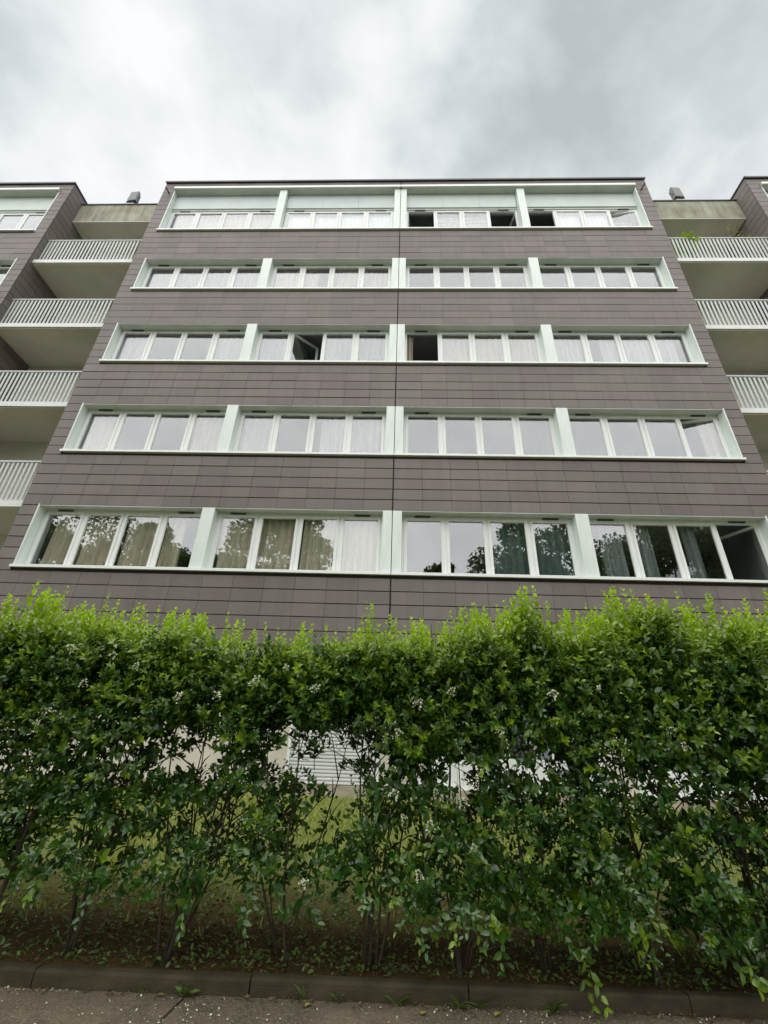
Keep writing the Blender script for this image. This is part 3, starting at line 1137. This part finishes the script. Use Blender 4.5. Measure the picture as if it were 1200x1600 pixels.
# ------------------------------------------------------------------ lawn grass, leaf litter, weeds
n = 42000
gx = rng.uniform(-5.2, 5.2, n)
gy = 3.35 + (8.3 - 3.35) * rng.uniform(0, 1, n)
keep = rng.uniform(0, 1, n) < np.clip((gy - 3.65 + .4 * np.sin(gx * 2.3) + .3 * np.sin(gx * 5.1 + 1)) / 1.4, .03, 1)
gx, gy = gx[keep], gy[keep]
n = len(gx)
P = np.stack([gx, gy, lawn_z(gx, gy) - .008], 1)
D = np.stack([rng.normal(0, .6, n), rng.normal(0, .6, n), np.ones(n)], 1)
V, T = scatter(P, D, rng.normal(0, 1, (n, 3)), rng.uniform(.03, .085, n), rng.uniform(.10, .18, n), BLADE_V, BLADE_T)
ob('grass', np_mesh('grass', V, T, M['grass'], np.repeat(rng.uniform(0, 1, n), 5)), kind='stuff', label='short yellow green grass behind the hedge', cat='grass')

# broad ground-cover leaves between the stems
n = 11000
gx = rng.uniform(-3.6, 3.6, n)
gy = 2.93 + KS * gx + rng.uniform(0, 1, n) ** 1.2 * 1.7
P = np.stack([gx, gy, lawn_z(gx, gy) + rng.uniform(.0, .03, n)], 1)
D = np.stack([rng.normal(0, 1, n), rng.normal(0, 1, n), rng.uniform(-.1, .8, n)], 1)
V, T = scatter(P, D, np.tile([0, 0, 1.], (n, 1)) + rng.normal(0, .4, (n, 3)), rng.uniform(.010, .038, n), np.full(n, 1.0))
ob('ground_cover', np_mesh('ground_cover', V, T, M['weed'], np.repeat(rng.uniform(0, 1, n) ** 1.5 * .95, 8)), kind='stuff', label='low green creeping weeds on the soil under the hedge', cat='weeds')

n = 2600
gx = rng.uniform(-3.4, 3.4, n)
gy = 2.935 + KS * gx + rng.uniform(0, 1, n) * 1.3
cr = rng.uniform(.004, .016, n)
OCT = np.array([(1, 0, 0), (-1, 0, 0), (0, 1, 0), (0, -1, 0), (0, 0, .7), (0, 0, -.7)])
OT = np.array([(0, 2, 4), (2, 1, 4), (1, 3, 4), (3, 0, 4), (2, 0, 5), (1, 2, 5), (3, 1, 5), (0, 3, 5)])
V = np.stack([gx, gy, lawn_z(gx, gy) + .3 * cr], 1)[:, None, :] + OCT[None] * cr[:, None, None] * rng.uniform(.6, 1.3, (n, 6, 1))
ob('soil_clods', np_mesh('soil_clods', V.reshape(-1, 3), (OT[None] + (np.arange(n) * 6)[:, None, None]).reshape(-1, 3), M['soil']), kind='stuff', label='small brown clods of soil under the hedge', cat='soil')

# dead leaves, gathered along the kerb foot and on the soil
n1_, n2_ = 330, 5200
gx = np.concatenate([rng.uniform(-2.4, 2.4, n1_), rng.uniform(-3.4, 3.4, n2_)])
gy = np.concatenate([KY - .012 - np.abs(rng.normal(0, .035, n1_)), 2.93 + rng.uniform(0, 1, n2_) * 1.5])
gy[:n1_] += KS * gx[:n1_]
gy[n1_:] += KS * gx[n1_:]
gz = np.concatenate([np.full(n1_, .008), lawn_z(gx[n1_:], gy[n1_:]) + .012])
n = n1_ + n2_
P = np.stack([gx, gy, gz], 1)
D = np.stack([rng.normal(0, 1, n), rng.normal(0, 1, n), rng.uniform(-.1, .35, n)], 1)
V, T = scatter(P, D, np.tile([0, 0, 1.], (n, 1)) + rng.normal(0, .45, (n, 3)), rng.uniform(.007, .027, n), np.full(n, 1.05), LEAF_V * [1, 1, 2.4])
ob('leaf_litter', np_mesh('leaf_litter', V, T, M['dead_leaf']), kind='stuff', label='brown dead leaves along the kerb and under the hedge', cat='leaf litter')

# fallen petals on the pavement and soil
n1_, n2_ = 3000, 500
gx = rng.uniform(-2.6, 2.6, n1_ + n2_)
gy = np.concatenate([KY - .01 - rng.uniform(0, 1, n1_) ** 1.7 * .9, 3.0 + rng.uniform(0, .9, n2_)]) + KS * gx
clump = np.sin(gx * 5.3 + 1.1 * np.sin(gy * 13)) * .5 + .5
clump = clump * (np.sin(gy * 11 + gx * 2) * .5 + .5)
keep = rng.uniform(0, 1, n1_ + n2_) < .10 + .90 * clump
gx, gy = gx[keep], gy[keep]
n = len(gx)
P = np.stack([gx, gy, np.where(gy < KY + KS * gx, .004, lawn_z(gx, gy) + .014)], 1)
D = np.stack([rng.normal(0, 1, n), rng.normal(0, 1, n), rng.uniform(0, .5, n)], 1)
V, T = scatter(P, D, np.tile([0, 0, 1.], (n, 1)) + rng.normal(0, .3, (n, 3)), rng.uniform(.003, .011, n), np.full(n, 1.3), BLADE_V * [.6, 1, 1], BLADE_T)
ob('fallen_petals', np_mesh('fallen_petals', V, T, M['petal'], np.repeat(rng.uniform(0, 1, n), 5)), kind='stuff', label='tiny cream petals strewn over the pavement', cat='petals')


def weed(x, dy, n, L0, rise, seed, label, narrow=.8):
    rg = np.random.default_rng(seed)
    r_ = ob('weed', None, None, (x, KY + KS * x + dy, 0.0), 0, label, 'weed', 'weeds at the foot of the kerb')
    for i in range(n):
        an = rg.uniform(2.6, 6.8)
        P = np.array([[0, 0, .002]])
        D = np.array([[math.cos(an), math.sin(an) * .6, rise + rg.uniform(-.2, .5)]])
        V, T = scatter(P, D, np.array([[0, 0, 1.]]) + rg.normal(0, .2, (1, 3)), np.array([L0 * rg.uniform(.3, .9)]), np.array([narrow]))
        ob('leaf', np_mesh('leaf', V, T, M['weed'], np.full(len(V), rg.uniform(.2, .9))), r_)


weed(-.93, -.02, 9, .10, .55, 1, 'bright green weed growing where the pavement joint meets the kerb')
weed(-.40, -.015, 4, .11, 1.3, 2, 'upright weed at the kerb foot beside a yellow leaf', .5)
weed(-.25, -.02, 7, .07, .8, 3, 'small tufted weed at the kerb foot near the middle left')
weed(.02, -.03, 4, .13, .35, 4, 'weed with long flat leaf lying against the kerb')
weed(.30, -.03, 11, .11, .45, 5, 'broad rosette weed at the kerb foot right of the middle', .5)
weed(.40, -.02, 8, .10, .5, 6, 'rosette weed close beside the broad one at the kerb foot', .5)
weed(.72, -.03, 10, .12, .4, 7, 'flat grassy weed farther right along the kerb foot', .35)
weed(-1.12, -.02, 4, .05, .7, 8, 'tiny weed at the kerb foot left of the pavement joint')

# a few yellow leaves that can be picked out
for i, (x, dy, lb) in enumerate(((-1.02, -.03, 'single round yellow leaf lying on the pavement left of the joint'),
                                 (-.36, -.05, 'curled orange yellow leaf beside the upright weed at the kerb'),
                                 (.47, -.06, 'yellow brown leaf lying in front of the rosette weeds'),
                                 (.13, -.11, 'pale yellow leaf lying alone on the pavement near the middle'))):
    rg = np.random.default_rng(60 + i)
    V, T = scatter(np.array([[0, 0, 0.]]), np.array([[rg.normal(), rg.normal(), .15]]), np.array([[0, .2, 1.]]), np.array([.04]), np.array([1.5]))
    ob('fallen_leaf', np_mesh('fallen_leaf', V, T, M['yellow_leaf']), None, (x, KY + KS * x + dy, .008), label=lb, cat='leaf', group='yellow leaves on the pavement')

# ------------------------------------------------------------------ the privet hedge, shrub by shrub
TOPX = np.array([-4.2, -2.76, -2.42, -2.22, -1.95, -1.71, -1.29, -1.08, -.91, -.53, -.28, -.10, .03, .26, .44, .60, .75, .86, 1.0, 1.16, 1.3, 1.42, 1.58, 1.75, 2.15, 2.3, 2.52, 4.2])
TOPZ = np.array([1.82, 1.81, 1.88, 1.87, 1.85, 1.83, 1.83, 1.73, 1.67, 1.74, 1.75, 1.82, 1.76, 1.77, 1.90, 1.86, 2.03, 1.97, 1.86, 1.88, 1.88, 2.02, 2.01, 1.92, 1.93, 1.98, 2.00, 2.00])
HY = 3.14        # mid plane of the hedge


def hedge_top(x):
    return np.interp(x, TOPX, TOPZ)


GAPS = [(-1.33, .92, .15, .10), (-1.12, 1.0, .16, .12), (-.62, 1.0, .17, .15), (-.34, .93, .14, .19), (-.30, .72, .10, .12), (.37, .86, .12, .15), (.88, .97, .15, .09),
        (1.42, .90, .16, .12), (1.85, .83, .15, .10), (-.47, .58, .16, .10), (-1.95, .52, .16, .10), (.08, .60, .12, .10), (.62, .58, .12, .08), (1.15, .68, .12, .06), (-1.35, .55, .12, .08), (-.90, .66, .10, .10), (1.75, .55, .15, .09),
        (-2.3, .8, .1, .1), (.62, 1.02, .08, .06)]


def gap_keep(x, z):
    k = np.ones(len(x))
    for gx_, gz_, rx, rz in GAPS:
        if gx_ > .5:
            rx, rz = rx * .8, rz * .8
        d = ((x - gx_) / (rx * .95)) ** 2 + ((z - gz_) / (rz * .95)) ** 2
        k *= 1 - .99 * np.exp(-(d ** 2) * .32)
    return k


def twigs_to_leaves(P0, D0, Ln, nl, size, tint0, tint1, rg, droop=.0):
    """twigs with opposite leaf pairs; nl leaves each. returns leaf arrays"""
    K = len(P0)
    D0 = nrm(D0)
    m_ = nl // 2
    tt = ((np.arange(m_) + .7) / m_) ** .8
    pos = P0[:, None, :] + D0[:, None, :] * (Ln[:, None] * tt[None])[..., None]
    pos[..., 2] -= droop * (tt[None] ** 2) * Ln[:, None]
    ax = nrm(np.cross(D0, rg.normal(0, 1, (K, 3))))
    bx = np.cross(D0, ax)
    par = (np.arange(m_) % 2)
    side = np.where(par[None, :, None] == 0, ax[:, None, :], bx[:, None, :])
    outP, outD, outN, outL, outT = [], [], [], [], []
    grow = 1 - .55 * tt ** 3
    for s in (-1, 1):
        d = side * s * (1 - .35 * tt[None, :, None]) + D0[:, None, :] * (.55 + .7 * tt[None, :, None] ** 2) + rg.normal(0, .14, pos.shape)
        nn = D0[:, None, :] * 1.0 - side * s * .4 + np.array([0, -.15, .65]) + rg.normal(0, .15, pos.shape)
        outP.append(pos.reshape(-1, 3))
        outD.append(d.reshape(-1, 3))
        outN.append(nn.reshape(-1, 3))
        outL.append((size[:, None] * grow[None] * rg.uniform(.75, 1.15, (K, m_))).ravel())
        outT.append((tint0[:, None] + (tint1 - tint0)[:, None] * tt[None] ** 1.5 + rg.normal(0, .06, (K, m_))).ravel())
    return [np.concatenate(q_) for q_ in (outP, outD, outN, outL, outT)]


stem_x = [-3.55, -3.06, -2.58, -2.09, -1.61, -1.09, -.55, -.11, .315, .78, 1.265, 1.75, 2.24, 2.73, 3.2]
stem_y = [3.03, 3.02, 3.0, 3.01, 2.985, 2.975, 3.04, 3.06, 2.985, 3.03, 3.03, 3.05, 3.07, 3.08, 3.1]
SHL = ['privet shrub at the far left end of the hedge, mostly outside the picture', 'second privet shrub from the left end of the hedge', 'leafy privet shrub filling the left edge of the hedge',
       'dense dark privet shrub at the left, just before the first clear trunk', 'leftmost privet shrub with a clear spreading trunk, by the kerb joint', 'privet shrub with forked trunk, second clear trunk from the left',
       'open privet shrub with thin straight stems, the pale shutter showing behind', 'dense privet shrub in the middle of the hedge with white flowers', 'privet shrub with one thin pale stem close to the kerb',
       'privet shrub whose tall shoots top the hedge right of the middle', 'privet shrub with thick dark trunk and low hanging bright twig', 'privet shrub at the right with a twig drooping over the kerb',
       'privet shrub at the right edge of the hedge', 'second privet shrub from the right end of the hedge', 'privet shrub at the far right end of the hedge, mostly outside the picture']

FLOW = [(-1.70, 1.265), (-1.20, 1.21), (-1.9, 1.07), (-1.83, 1.45), (-1.62, 1.42), (-.78, 1.30), (-.95, 1.22), (-.62, 1.38), (.10, 1.22), (.02, 1.08), (.20, .82), (.05, .72), (.17, .68), (.36, .60), (.12, .5), (.28, 1.28), (.80, 1.28),
        (1.45, 1.06), (-.42, .45), (1.05, 1.32), (-.45, 1.28), (.33, .78), (-.02, .80), (.38, .86), (.14, .93), (-1.45, 1.36), (.52, 1.1)]
fl_me = []
for v_ in range(3):
    rg = np.random.default_rng(90 + v_)
    nf = 46
    tt = rg.uniform(0, 1, nf)
    an = rg.uniform(0, 6.28, nf)
    rr = .024 * (1 - .65 * tt)
    P = np.stack([np.cos(an) * rr, np.sin(an) * rr, tt * .065], 1)
    D = np.stack([np.cos(an), np.sin(an), rg.uniform(-.3, .8, nf)], 1)
    V, T = scatter(P, D, rg.normal(0, 1, (nf, 3)), rg.uniform(.007, .014, nf), np.full(nf, .9), BLADE_V * [.8, 1, 1], BLADE_T)
    fl_me.append(np_mesh('flower_cluster', V, T, M['petal'], np.repeat(rg.uniform(0, 1, nf), 5)))

for si_, (sx_, sy_) in enumerate(zip(stem_x, stem_y)):
    rg = np.random.default_rng(200 + si_)
    rd = random.Random(200 + si_)
    sh = ob('privet_shrub', None, None, (sx_, sy_, .055), 0, SHL[si_], 'shrub', 'privet hedge along the kerb')
    org = np.array([sx_, sy_, .055])
    inview = abs(sx_) < 2.9
    # stems
    nst = rd.randint(4, 7)
    joints = []
    for i in range(nst):
        bx_, by_ = rd.uniform(-.025, .025), rd.uniform(-.02, .03)
        ex, ey = rd.uniform(-.52, .36), HY - sy_ + rd.uniform(-.22, .25)
        ez = rd.uniform(1.15, 1.55)
        pts_, rad_ = [], []
        r0 = rd.uniform(.0035, .0075) * (1.45 if i == 0 else 1)
        ph = rd.uniform(0, 6)
        for j in range(8):
            t_ = j / 7
            pts_.append((bx_ + ex * (1.5 * t_ - .5 * t_ * t_) * (1 - .25 * t_) + .02 * math.sin(t_ * 7 + ph), by_ + ey * t_ + .015 * math.sin(t_ * 6 + ph * 2), -.02 + ez * t_))
            rad_.append(r0 * (1.25 - .95 * t_) if j else r0 * 1.3)
        ob('stem', MB().tube(pts_, rad_, 6).mesh('stem', M['bark'], True), sh)
        joints.append((pts_, rad_))
    tw = MB()
    for pts_, rad_ in joints:
        for j in range(7):
            t_ = rd.uniform(.3, .98)
            q_ = t_ * 7
            a, b_ = Vector(pts_[int(q_)]), Vector(pts_[min(int(q_) + 1, 7)])
            p0 = a.lerp(b_, q_ - int(q_))
            an = rd.uniform(0, 6.28)
            ln = rd.uniform(.15, .4)
            d = Vector((math.cos(an), math.sin(an) * .7, rd.uniform(.3, 1.2))).normalized() * ln
            tw.tube([p0, p0 + d * .55 + Vector((0, 0, .02)), p0 + d], [.005, .0035, .0015], 4)
    ob('twigs', tw.mesh('twigs', M['bark'], True), sh, kind='stuff')
    # leaves
    A = []
    wd = .30
    # 1. body of the top (dense shell)
    K = 820
    x = sx_ + rg.uniform(-wd, wd, K)
    top = hedge_top(x) - .30 + .03 * np.sin(x * 17)
    z = top - np.abs(rg.normal(0, .17, K))
    y = HY + rg.uniform(-1, 1, K) * .40
    P0 = np.stack([x, y, z], 1)
    D0 = np.stack([rg.normal(0, .55, K), (y - HY) * 1.8 + rg.normal(0, .35, K), rg.uniform(.25, 1.3, K)], 1)
    tb_ = np.clip((z - (top - .22)) / .25, 0, 1)  # top leaves young and light; lower ones darkened, hedge shade put into colour
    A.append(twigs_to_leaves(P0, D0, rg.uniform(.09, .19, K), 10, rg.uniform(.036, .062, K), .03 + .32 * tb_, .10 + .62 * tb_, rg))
    # 2. upright young shoots
    K = 84
    x = sx_ + rg.uniform(-wd, wd, K)
    y = HY + rg.uniform(-.36, .36, K)
    ht = hedge_top(x)
    ln = rg.uniform(.18, .40, K)
    tipz = ht + .03 - np.abs(rg.normal(0, .12, K)) - .05 * np.abs(y - HY) - .05 * (1 + np.sin(x * 23 + 3 * np.sin(x * 7)))
    tipz = np.where(rg.uniform(0, 1, K) < .06, ht + .04, tipz)
    P0 = np.stack([x, y, tipz - ln], 1)
    D0 = np.stack([rg.normal(0, .10, K), rg.normal(0, .10, K), np.ones(K)], 1)
    A.append(twigs_to_leaves(P0, D0, ln, 16, rg.uniform(.042, .064, K), np.full(K, .40), np.full(K, 1.1), rg))
    SV, ST = [], []
    nd = nrm(D0)
    q1 = nrm(np.cross(nd, np.array([1.0, 0, 0])))
    q2 = np.cross(nd, q1)
    for e_, rr_ in ((-.12, .0032), (1.0, .0012)):
        for a_ in range(3):
            SV.append(P0 - org + nd * (ln * e_)[:, None] + (q1 * math.cos(a_ * 2.094) + q2 * math.sin(a_ * 2.094)) * rr_)
    SV = np.stack(SV, 1)
    tri = np.array([(0, 1, 4), (0, 4, 3), (1, 2, 5), (1, 5, 4), (2, 0, 3), (2, 3, 5)])
    ob('shoots', np_mesh('shoots', SV.reshape(-1, 3), (tri[None] + (np.arange(K) * 6)[:, None, None]).reshape(-1, 3), M['privet'], np.full(K * 6, .6)), sh, kind='stuff')
    # 3. middle: looser sprays with openings
    K = 900 if sx_ > .2 else 660
    x = sx_ + rg.uniform(-wd, wd, K)
    zlow = np.interp(x, [-2, -1, -.3, .3, .9, 1.6, 2.4], [.29, .32, .29, .26, .22, .15, .12])
    z = zlow + (1.38 - zlow) * rg.uniform(0, 1, K)
    y = HY - .02 + rg.uniform(-1, 1, K) * .36
    cl = .5 + .5 * np.sin(x * 9.1 + 2.1 * np.sin(z * 5.3 + si_)) * np.sin(z * 8.7 + x * 3.7)
    kp = gap_keep(x, z) * np.clip(.35 + cl, 0, 1) * np.clip((z - zlow + .06) / .22, .2, 1)
    kp = np.where(z > 1.18, np.maximum(kp, .75 * gap_keep(x, z)), kp)
    kk = rg.uniform(0, 1, K) < kp
    x, y, z = x[kk], y[kk], z[kk]
    K = len(x)
    fr = (y < HY)
    P0 = np.stack([x, y, z], 1)
    D0 = np.stack([rg.normal(0, .7, K), np.where(fr, -1, 1) * rg.uniform(.1, 1.0, K), rg.uniform(-.35, .8, K)], 1)
    yg = np.where(rg.uniform(0, 1, K) < .13, .6, .0)
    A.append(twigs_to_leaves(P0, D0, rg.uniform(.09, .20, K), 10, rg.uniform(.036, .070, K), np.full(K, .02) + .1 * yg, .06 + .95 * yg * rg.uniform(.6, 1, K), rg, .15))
    # 4. front skin of outward sprays below the shoulder
    K = 150
    x = sx_ + rg.uniform(-wd, wd, K)
    z = rg.uniform(.95, 1.5, K)
    y = HY - .36 - rg.uniform(0, .10, K)
    kk = rg.uniform(0, 1, K) < gap_keep(x, z) * np.where(z < 1.15, .5, 1)
    x, y, z = x[kk], y[kk], z[kk]
    K = len(x)
    P0 = np.stack([x, y + .08, z], 1)
    D0 = np.stack([rg.normal(0, .5, K), -rg.uniform(.4, 1.0, K), rg.uniform(.0, .9, K)], 1)
    A.append(twigs_to_leaves(P0, D0, rg.uniform(.12, .2, K), 12, rg.uniform(.042, .060, K), np.full(K, .06), rg.uniform(.08, 1.0, K) ** 2 * .8, rg, .1))
    # 5. low hanging sprays
    low = {9: [(.58, .42)], 10: [(.98, .42), (.88, .28)], 11: [(1.54, .30), (1.64, .20)], 4: [(-1.78, .45)], 7: [(.08, .42)], 8: [(.34, .42)]}.get(si_, [])
    if low:
        q_ = np.array(low)
        q_ = np.repeat(q_, 2, 0) + rg.normal(0, .03, (len(q_) * 2, 2))
        K = len(q_)
        P0 = np.stack([q_[:, 0], np.full(K, HY - .28) + rg.normal(0, .03, K), q_[:, 1]], 1)
        D0 = np.stack([rg.normal(.25, .3, K), rg.uniform(-.8, -.2, K), rg.uniform(-1.0, -.1, K)], 1)
        A.append(twigs_to_leaves(P0, D0, rg.uniform(.18, .26, K), 12, rg.uniform(.05, .062, K), np.full(K, .05), rg.uniform(.1, .55, K), rg, .2))
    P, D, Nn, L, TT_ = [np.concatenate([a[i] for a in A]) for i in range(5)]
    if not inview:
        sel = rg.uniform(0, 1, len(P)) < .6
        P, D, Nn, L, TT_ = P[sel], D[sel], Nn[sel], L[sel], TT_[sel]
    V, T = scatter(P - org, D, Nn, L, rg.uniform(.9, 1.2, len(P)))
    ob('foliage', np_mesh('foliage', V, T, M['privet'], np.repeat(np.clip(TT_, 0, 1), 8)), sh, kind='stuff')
    # flower clusters
    for fi, (fx_, fz_) in enumerate(FLOW):
        if min(range(len(stem_x)), key=lambda q2: abs(stem_x[q2] - fx_)) == si_:
            o = ob('flower_cluster', fl_me[fi % 3], sh, (fx_ - sx_, HY - .53 - sy_ + rd.uniform(-.03, .03), fz_ - .055))
            o.rotation_euler = (rd.uniform(.2, .9), rd.uniform(-.4, .4), rd.uniform(0, 6))
            s_ = rd.uniform(.5, .95)
            o.scale = (s_, s_, s_)
